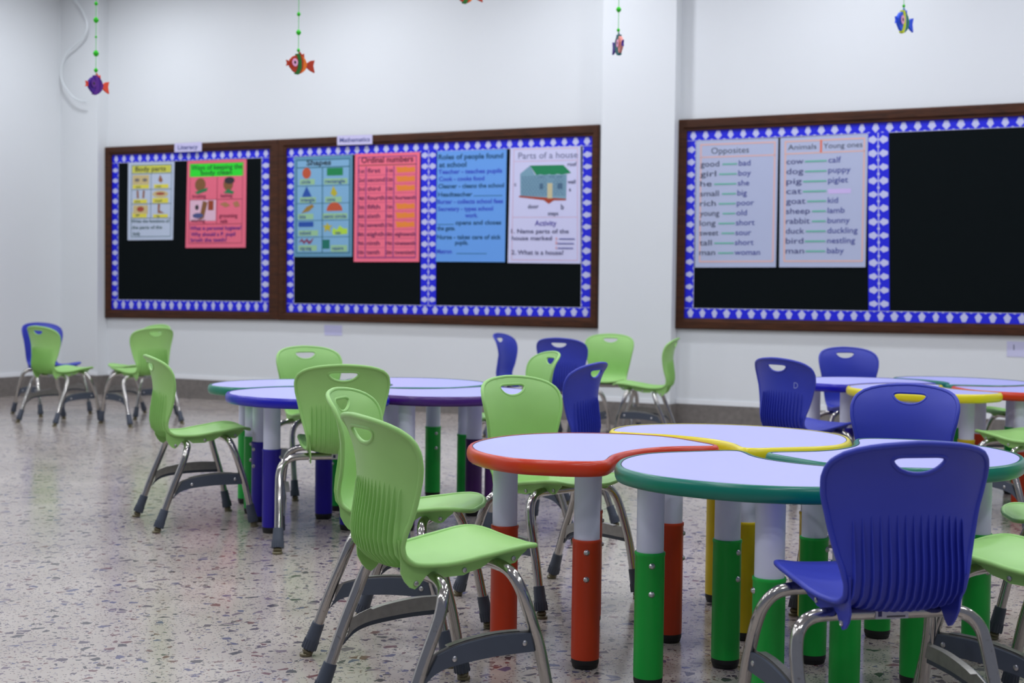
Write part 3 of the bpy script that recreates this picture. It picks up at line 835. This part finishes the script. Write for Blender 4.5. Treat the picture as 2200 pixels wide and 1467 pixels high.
# body parts
p = Poster('poster', [(275.7, 350), (375, 347.3), (371.6, 515), (274.3, 516)], K(190, 202, 222), 'small white poster of body parts with yellow captions, on the Literacy board')
p.shapes('grid', [(K(70, 110, 120), outline(.07, .03, .95, .96, .008, p.asp) + [rect(.07, .345, .95, .352), rect(.07, .53, .95, .537), rect(.07, .715, .95, .722), rect(.50, .14, .51, .72), rect(.07, .14, .95, .147)])])
p.shapes('banner', [(K(205, 205, 80), [rect(.09, .04, .93, .135)]), (K(225, 215, 70), [rect(.10, .285, .46, .335), rect(.57, .285, .88, .335), rect(.12, .475, .42, .525), rect(.54, .46, .88, .525), rect(.10, .64, .42, .71), rect(.56, .67, .88, .712)]),
    (K(205, 185, 130), [rect(.10, .16, .46, .28), rect(.12, .55, .44, .66), ell(.71, .41, .17, .045)])])
p.shapes('drawing', [(K(120, 110, 105), [ell(.20, .225, .055, .022), ell(.37, .225, .055, .022)]), (SK, [[(.70, .16), (.76, .235), (.72, .265), (.66, .235)], [(.19, .36), (.23, .36), (.24, .46), (.20, .46)], [(.33, .36), (.37, .36), (.36, .46), (.32, .46)], [(.66, .54), (.71, .54), (.70, .62), (.80, .655), (.66, .655)]]),
    (K(165, 70, 50), [ell(.71, .405, .10, .018), ell(.28, .60, .08, .035)])])
p.lines('lettering', K(35, 40, 40), [('Body parts', .16, .112, .060, .66)])
p.lines('lettering', K(50, 90, 90), [('eyes', .18, .325, .03), ('nose', .62, .325, .03), ('arms', .16, .515, .032), ('mouth', .60, .51, .032), ('ear', .18, .69, .036), ('leg', .64, .705, .03),
    ('Write the functions of', .08, .775, .040, .84), ('the parts of the', .10, .855, .040, .66), ('body', .12, .935, .042)])
# keeping clean
p = Poster('poster', [(402.9, 346), (530, 341.7), (527.8, 531.8), (398.7, 532.6)], K(235, 105, 130), 'pink poster with a bright green heading about keeping the body clean, on the Literacy board')
p.shapes('banner', [(K(30, 225, 40), [rect(.04, .03, .95, .185)]), (K(225, 185, 205), [rect(.06, .45, .50, .69)])])
p.shapes('grid', [(K(170, 60, 85), outline(.05, .03, .94, .95, .006, p.asp) + [rect(.05, .445, .94, .452), rect(.05, .725, .94, .732), rect(.51, .19, .52, .73)])])
p.shapes('drawing', [(K(130, 85, 45), [ell(.23, .275, .09, .075), ell(.70, .28, .08, .07), [(.28, .46), (.36, .48), (.30, .66), (.22, .68)]]), (K(40, 35, 45), [ell(.72, .235, .085, .04), ell(.18, .535, .03, .03)]), (K(30, 125, 75), [[(.14, .36), (.22, .34), (.36, .31), (.34, .35), (.18, .385)], [(.62, .375), (.70, .33), (.80, .365), (.78, .39)]]),
    (K(150, 60, 25), [rect(.37, .46, .46, .57)]), (K(70, 80, 130), [ell(.20, .63, .09, .03)]), (K(175, 120, 80), [[(.56, .50), (.66, .48), (.74, .52), (.66, .54)], [(.78, .49), (.86, .47), (.90, .53), (.82, .54)]])])
p.lines('lettering', K(15, 90, 30), [('Ways of keeping the', .07, .105, .055, .86), ('body clean', .24, .165, .050, .52)])
p.lines('lettering', K(130, 30, 70), [('brushing', .10, .425, .040), ('bathing', .58, .425, .040), ('washing', .08, .705, .045), ('grooming', .56, .655, .045, .30), ('nails', .58, .715, .042)])
p.lines('lettering', K(80, 25, 140), [('What is personal hygiene?', .07, .795, .045, .86), ('Why should a P. pupil', .09, .865, .045, .74), ('brush the teeth?', .09, .930, .045, .60)])
# shapes
p = Poster('poster', [(632, 337.5), (757.5, 333), (756.4, 551.3), (631.5, 551.7)], K(95, 150, 180), 'blue-grey poster of geometric shapes in ten cells, leftmost on the Mathematics board')
p.shapes('panel', [(K(125, 175, 210), [rect(.05, .04, .95, .96)])])
p.shapes('grid', [(K(35, 100, 120), outline(.04, .03, .96, .965, .010, p.asp) + [rect(.04, .105, .96, .115)] + [rect(.04, v, .96, v + .006) for v in (.29, .465, .635, .80)] + [rect(.485, .11, .50, .96)])])
p.shapes('caption', [(K(150, 195, 150), [rect(a, v, b, v + .055) for v, a, b in ((.225, .10, .36), (.225, .52, .92), (.405, .10, .38), (.405, .54, .82), (.57, .07, .34), (.57, .50, .92), (.735, .08, .42), (.885, .08, .40))] + [rect(.64, .885, .92, .95)]), (K(175, 215, 60), [[(.66, .755), (.68, .71), (.74, .735), (.79, .69), (.85, .72), (.92, .72), (.92, .775), (.68, .785)]])])
p.shapes('drawing', [(K(190, 80, 45), [ell(.22, .165, .075, .055)] + [ell(.70, .545, .135, .085, 14, PI, 2 * PI)]), (K(0, 130, 70), [rect(.57, .12, .84, .195)]), (K(20, 75, 165), [[(.22, .295), (.31, .40), (.14, .40)], rect(.08, .65, .34, .70)]),
    (K(185, 175, 40), [[(.68, .295), (.75, .375), (.70, .405), (.63, .375)], [(.58, .655), (.605, .69), (.67, .69), (.62, .715), (.64, .755), (.58, .73), (.53, .755), (.54, .715), (.50, .69), (.56, .69)]]), (K(155, 120, 45), [[(.32, .475), (.35, .50), (.26, .545), (.13, .565), (.22, .50)]]),
    (K(130, 55, 90), [[(.08, .86), (.14, .815), (.18, .845), (.23, .815), (.27, .845), (.35, .81), (.30, .865), (.26, .875), (.22, .845), (.18, .875), (.14, .845)]]), (K(0, 110, 95), [rect(.50, .83, .62, .92)])])
p.lines('lettering', K(25, 50, 60), [('Shapes', .22, .088, .054, .42)], .022)
p.lines('lettering', K(35, 70, 150), [('circle', .13, .268, .036), ('rectangle', .54, .268, .036, .34), ('triangle', .12, .448, .036, .24), ('cone', .57, .448, .036), ('kite', .10, .615, .036), ('semi circle', .52, .615, .036, .38), ('cuboid', .10, .778, .036), ('star', .72, .775, .03), ('zig-zag', .11, .930, .036), ('square', .67, .930, .034)])
# ordinal numbers
p = Poster('poster', [(763, 330.8), (902.6, 326.3), (900.4, 562.5), (760.2, 562.5)], K(245, 110, 135), 'pink poster of ordinal numbers with orange flashcards, beside the blue-grey shapes poster')
VR = [.115 + i * .0835 for i in range(11)]
p.shapes('grid', [(K(95, 30, 130), outline(.05, .03, .95, .965, .007, p.asp) + [rect(u, .12, u + .012, .96) for u in (.17, .485, .60)]), (K(200, 70, 120), [rect(.06, v, .95, v + .004) for v in VR[1:]]), (K(130, 60, 30), [rect(.06, .105, .94, .112)])])
cards = []
for r in (0, 1, 2, 4, 5, 6):
    v = VR[r] + .012; cards.append([(.64, v), (.74, v + .008), (.78, v), (.83, v + .012), (.92, v + .003), (.93, v + .050), (.66, v + .056)])
p.shapes('flashcard', [(K(235, 135, 45), cards)])
L_ = []; names_ = ['first', 'second', 'third', 'fourth', 'fifth', 'sixth', 'seventh', 'eighth', 'ninth', 'tenth']; suf = ['1st', '2nd', '3rd'] + ['%dth' % i for i in range(4, 21)]
rt = {3: 'fourteenth', 7: 'eighteenth', 8: 'nineteenth', 9: 'twentieth'}
for r in range(10):
    v = VR[r] + .062; L_ += [(suf[r], .065, v, .036, .09), (names_[r], .20, v, .040, .20 if len(names_[r]) < 6 else .27), (suf[r + 10], .50, v, .034, .09)]
    if r in rt: L_.append((rt[r], .63, v, .036, .31))
p.lines('lettering', K(110, 25, 60), [('Ordinal numbers', .10, .085, .054, .80)], .022)
p.lines('lettering', K(100, 25, 85), L_, .014)
# roles of people
p = Poster('poster', [(939.4, 325), (1088.9, 320.7), (1084.7, 563), (936.6, 562)], K(100, 160, 235), 'bright blue poster of handwriting about people found at school')
p.lines('lettering', K(10, 75, 120), [('Roles of people found', .02, .075, .045, .93), ('at school', .03, .145, .045, .40), ('Cleaner - cleans the school', .02, .335, .038, .95), ('Headteacher', .02, .41, .038, .50),
    ('opens and closes', .28, .665, .038, .66), ('the gate.', .01, .715, .038), ('Nurse - takes care of sick', .01, .795, .038, .93), ('pupils.', .28, .845, .038)], .03)
p.lines('lettering', K(45, 70, 200), [('Teacher - teaches pupils', .02, .205, .038, .92), ('Cook - cooks food', .03, .27, .038, .66), ('Bursar - collects school fees', .01, .475, .038, .95), ('Secretary - types school', .02, .54, .038, .80), ('work.', .42, .60, .038), ('Matron', .01, .925, .038)], .026)
p.shapes('rule', [(K(40, 110, 150), [rect(.54, .405, .95, .411), rect(.02, .66, .26, .666), rect(.30, .922, .74, .928)])])
# parts of a house
p = Poster('poster', [(1096.5, 318), (1247.6, 314.5), (1247.6, 566.4), (1091, 564.7)], K(208, 208, 240), 'pale lilac poster with a drawing of a green-roofed house, rightmost on the Mathematics board')
p.shapes('grid', [(K(215, 170, 190), outline(.05, .01, .96, .975, .005, p.asp) + [rect(.05, .115, .96, .119), rect(.05, .60, .96, .604)])])
p.shapes('drawing', [(K(120, 160, 180), [[(.15, .225), (.29, .155), (.36, .235), (.81, .235), (.80, .445), (.16, .425)]]), (K(0, 130, 80), [[(.29, .155), (.76, .155), (.87, .225), (.80, .230), (.74, .236), (.68, .230), (.62, .238), (.56, .232), (.50, .238), (.44, .232), (.38, .238)]]),
    (K(165, 60, 30), [[(.14, .415), (.80, .445), (.80, .458), (.63, .458), (.56, .488), (.49, .455), (.14, .428)]])])
p.shapes('brickwork', [(K(75, 110, 140), [rect(.17, .25 + i * .020, .79, .2535 + i * .020) for i in range(9)] + [rect(.18 + j * .045 + (i % 2) * .022, .2535 + i * .020, .186 + j * .045 + (i % 2) * .022, .27 + i * .020) for i in range(8) for j in range(13) if not .50 < .18 + j * .045 < .60] + [rect(.42, .25, .49, .258), rect(.56, .25, .63, .258), rect(.68, .25, .75, .258), rect(.43, .31, .48, .36), rect(.68, .31, .75, .36)]), (K(200, 190, 150), [rect(.54, .31, .61, .44)])])
p.lines('lettering', K(120, 125, 160), [('Parts of a house', .12, .095, .055, .84)], 0.0)
p.lines('lettering', K(70, 75, 110), [('roof', .82, .165, .034), ('wall', .82, .315, .034), ('a', .84, .38, .034), ('c', .07, .33, .034), ('door', .27, .525, .036), ('b', .73, .535, .045), ('steps', .55, .585, .034)])
p.lines('lettering', K(90, 80, 170), [('Activity', .37, .675, .046)])
p.lines('lettering', K(75, 75, 115), [('1. Name parts of the', .04, .74, .036, .80), ('house marked', .05, .80, .036, .56), ('2. What is a house?', .05, .925, .038, .72)])
p.lines('lettering', K(225, 150, 150), [('a', .66, .795, .03), ('b', .66, .835, .03), ('c', .66, .875, .03)])
p.shapes('rule', [(K(40, 45, 140), [rect(.71, .785, .92, .793), rect(.69, .825, .91, .833), rect(.69, .865, .90, .873)])])
# opposites
p = Poster('poster', [(1496, 303), (1672.3, 296.4), (1667, 574), (1493, 574.5)], K(182, 190, 218), 'white laminated poster of opposites with green lines, left one on the right noticeboard', rough=.22)
p.shapes('border_line', [(K(225, 180, 175), outline(.05, .025, .97, .96, .012, p.asp) + [rect(.05, .125, .97, .135)])])
OPP = [('good', 'bad', .26), ('girl', 'boy', .22), ('he', 'she', .16), ('small', 'big', .26), ('rich', 'poor', .22), ('young', 'old', .27), ('long', 'short', .22), ('sweet', 'sour', .26), ('tall', 'short', .17), ('man', 'woman', .22)]
r_, L1, L2 = [], [], []
for i, (a, b, wd) in enumerate(OPP):
    v = .205 + i * .0775
    L1.append((a, .055, v, .044, wd * .90)); L2.append((b, .53 - i * .004, v, .044)); r_.append(rect(.07 + wd, v - .021, .51 - i * .003, v - .010))
p.lines('lettering', K(45, 55, 75), [('Opposites', .19, .105, .048, .46)], -.004)
p.lines('lettering', K(50, 60, 90), L1, .004); p.lines('lettering', K(55, 65, 150), L2, .004, wide=1.12)
p.shapes('rule', [(K(100, 185, 160), r_)])
# animals
p = Poster('poster', [(1676.7, 296.4), (1865, 287.6), (1859.4, 574), (1674, 574)], K(182, 190, 218), 'white laminated poster of animals and young ones, right one beside the opposites poster', rough=.22)
p.shapes('border_line', [(K(225, 180, 170), outline(.05, .025, .97, .96, .012, p.asp) + [rect(.05, .120, .97, .130)]), (K(225, 120, 95), [rect(.46, .03, .485, .125)]), (K(205, 185, 235), [rect(.56, .405, .82, .440)])])
ANI = [('cow', 'calf', .22), ('dog', 'puppy', .22), ('pig', 'piglet', .20), ('cat', '', .20), ('goat', 'kid', .25), ('sheep', 'lamb', .31), ('rabbit', 'bunny', .31), ('duck', 'duckling', .24), ('bird', 'nestling', .23), ('man', 'baby', .24)]
r_, L1, L2 = [], [], []
for i, (a, b, wd) in enumerate(ANI):
    v = .205 + i * .0765
    L1.append((a, .075, v, .044, wd * .90))
    if b: L2.append((b, .56, v, .044))
    r_.append(rect(.07 + wd, v - .022, .54, v - .010))
p.lines('lettering', K(45, 55, 75), [('Animals', .09, .095, .040, .33), ('Young ones', .50, .095, .040, .44)], -.002)
p.lines('lettering', K(55, 60, 120), L1, .004); p.lines('lettering', K(55, 65, 150), L2, .004, wide=1.12)
p.shapes('rule', [(K(100, 185, 160), r_)])
# heading cards on the frames and two small papers below
p = Poster('heading_card', [(375, 308), (433.5, 305), (433.5, 325), (375, 327)], K(205, 200, 235), 'small white card reading Literacy on the top frame of the leftmost noticeboard', 'card', off=.0365)
p.lines('lettering', K(60, 70, 140), [('Literacy', .12, .72, .48, .74)], .02)
p = Poster('heading_card', [(724.5, 291.5), (800, 289), (800, 309.5), (724.5, 312)], K(205, 200, 235), 'small white card reading Mathematics on the top frame of the middle noticeboard', 'card', off=.0365)
p.lines('lettering', K(60, 70, 140), [('Mathematics', .07, .70, .46, .86)], .02)
p = Poster('paper_label', [(696.5, 698), (735, 699), (735, 721), (697.5, 720)], K(200, 200, 235), 'small blank white paper on the wall just below the Mathematics board', 'paper label', off=.001)
p = Poster('paper_label', [(2163, 733), (2235, 735), (2235, 769), (2163, 765.5)], K(205, 205, 235), 'small white paper on the wall at the right edge below the long noticeboard', 'paper label', off=.001)
p.lines('lettering', K(90, 95, 130), [('1', .20, .55, .34)], .01)

# ------------------------------------------------------------ hanging paper fish
def fish(px, py, D, turn, size, cols, beads, label, nose=-1):
    """px, py: centre of the fish; D its distance; turn its yaw; cols: body, band, edge, fin, eye"""
    d = ray(px, py); c = d * D; c.z += CAMH
    e = empty('hanging_fish', (c.x, c.y, c.z), 0, label, 'hanging decoration', 'paper fish hanging from the ceiling')
    R = Matrix.Rotation(turn, 4, 'Z')
    def mp(t0):
        return lambda u, v, w_: R @ Vector((u * size, t0 - w_, v * size))
    def part(name, poly, t0, t, col, parent=e):
        bm = bmesh.new(); plate(bm, poly, t, mp(t0)); fixn(bm)
        return build(name, bm, cmat(col, .7), parent, smooth=False)
    n = nose
    body = [(n * .42, .0), (n * .36, .16), (n * .22, .30), (0, .38), (-n * .18, .32), (-n * .32, .18), (-n * .40, .03), (-n * .34, -.14), (-n * .20, -.30), (0, -.38), (n * .20, -.30), (n * .36, -.14)]
    b = part('body', body, .010, .012, cols[0])
    part('stripe', [(n * .10, .40), (-n * .06, .41), (-n * .14, .14), (-n * .14, -.14), (-n * .02, -.40), (n * .14, -.38), (n * .04, -.14), (n * .02, .14)], .012, .016, cols[1], b)
    part('stripe', [(-n * .14, .36), (-n * .30, .22), (-n * .38, .03), (-n * .30, -.20), (-n * .10, -.36), (-n * .20, -.14), (-n * .22, .14)], .0118, .0156, cols[2], b)
    part('tail', [(-n * .34, .04), (-n * .56, .20), (-n * .74, .24), (-n * .68, .02), (-n * .74, -.26), (-n * .56, -.20), (-n * .34, -.06)], .008, .008, cols[3])
    part('fin', [(n * .02, .36), (-n * .06, .52), (-n * .18, .40), (-n * .26, .46), (-n * .28, .24)], .007, .006, cols[3])
    part('mouth', [(n * .38, .07), (n * .52, .12), (n * .48, .0), (n * .52, -.12), (n * .38, -.07)], .008, .008, cols[3])
    bm = bmesh.new()
    for s_ in (-1, 1):
        vv = [bm.verts.new(R @ Vector(((n * .20 + .13 * math.cos(a)) * size, s_ * .0115, (.04 + .16 * math.sin(a)) * size))) for a in [2 * PI * i / 16 for i in range(16)]]; f = bm.faces.new(vv); f.material_index = 0
        vv = [bm.verts.new(R @ Vector(((n * .20 + .05 * math.cos(a)) * size, s_ * .0120, (.04 + .06 * math.sin(a)) * size))) for a in [2 * PI * i / 12 for i in range(12)]]; f = bm.faces.new(vv); f.material_index = 1
    build('eye', bm, [cmat(cols[4], .6), cmat((.03, .01, .02), .6)], b, smooth=False)
    bm = bmesh.new(); tube(bm, [(0, 0, .34 * size), (0, 0, CEIL - c.z)], .0016, 6); fixn(bm)
    st = build('string', bm, cmat(K(110, 205, 120), .6), e)
    for by, r in beads:
        z = (ray(px, by) * D).z + CAMH - c.z
        if z > CEIL - c.z: continue
        bm = bmesh.new(); lathe(bm, [(0, -r * 1.15), (r * .6, -r * .8), (r, 0), (r * .6, r * .8), (0, r * 1.15)], 12, (0, 0, z)); fixn(bm)
        build('bead', bm, cmat(K(40, 195, 20), .6), e)
    return e
RED_, ORG, GRN, PNK = K(190, 55, 20), K(240, 120, 20), K(30, 110, 30), K(240, 170, 205)
fish(206, 183, 6.3, 1.05, .112, (K(70, 10, 140), K(85, 15, 135), K(80, 10, 120), K(225, 70, 40), K(90, 20, 130)), [(9, .009), (44, .013), (80, .006), (115, .014), (151, .010)], 'hanging purple paper fish with orange-red fins, at the top left of the room')
fish(641, 138, 6.0, .66, .112, (RED_, GRN, ORG, RED_, PNK), [(31, .009), (70, .012), (108, .008)], 'hanging orange and green paper fish with a pink eye, second from the left')
fish(1001, -14, 6.0, .45, .112, (RED_, GRN, ORG, RED_, PNK), [], 'hanging orange paper fish cut off by the top edge, its belly and tail showing')
fish(1328, 97, 6.0, -1.32, .112, (K(230, 150, 140), K(20, 110, 110), K(30, 90, 110), K(60, 15, 130), PNK), [(21, .012), (65, .008)], 'hanging teal and purple paper fish seen nearly edge-on, in front of the column', nose=1)
fish(1941, 47, 6.0, .80, .125, (K(40, 90, 225), K(205, 220, 20), K(20, 130, 70), K(20, 75, 225), PNK), [(13, .007)], 'hanging blue paper fish with a yellow-green stripe, at the top right')

# the white hose on the corner column
pts = []
for px, py in [(150, -14), (160, 0), (176, 22), (186, 48), (184, 72), (164, 95), (144, 112), (134, 138), (131, 160), (134, 176), (144, 192), (157, 208), (171, 216), (186, 218)]:
    s_, z_ = wall_sz(px, py, PRO + .06); pts.append(wp(s_, z_, PRO + .06))
bm = bmesh.new(); tube(bm, catmull(pts, 6), .0078, 10); fixn(bm)
c0 = pts[-1]
o = build('hose', bm, mat('hose_plastic', srgb(222, 228, 230), .35), None)
tag(o, 'thin pale plastic hose hanging in a curve at the top of the corner column', 'hose')
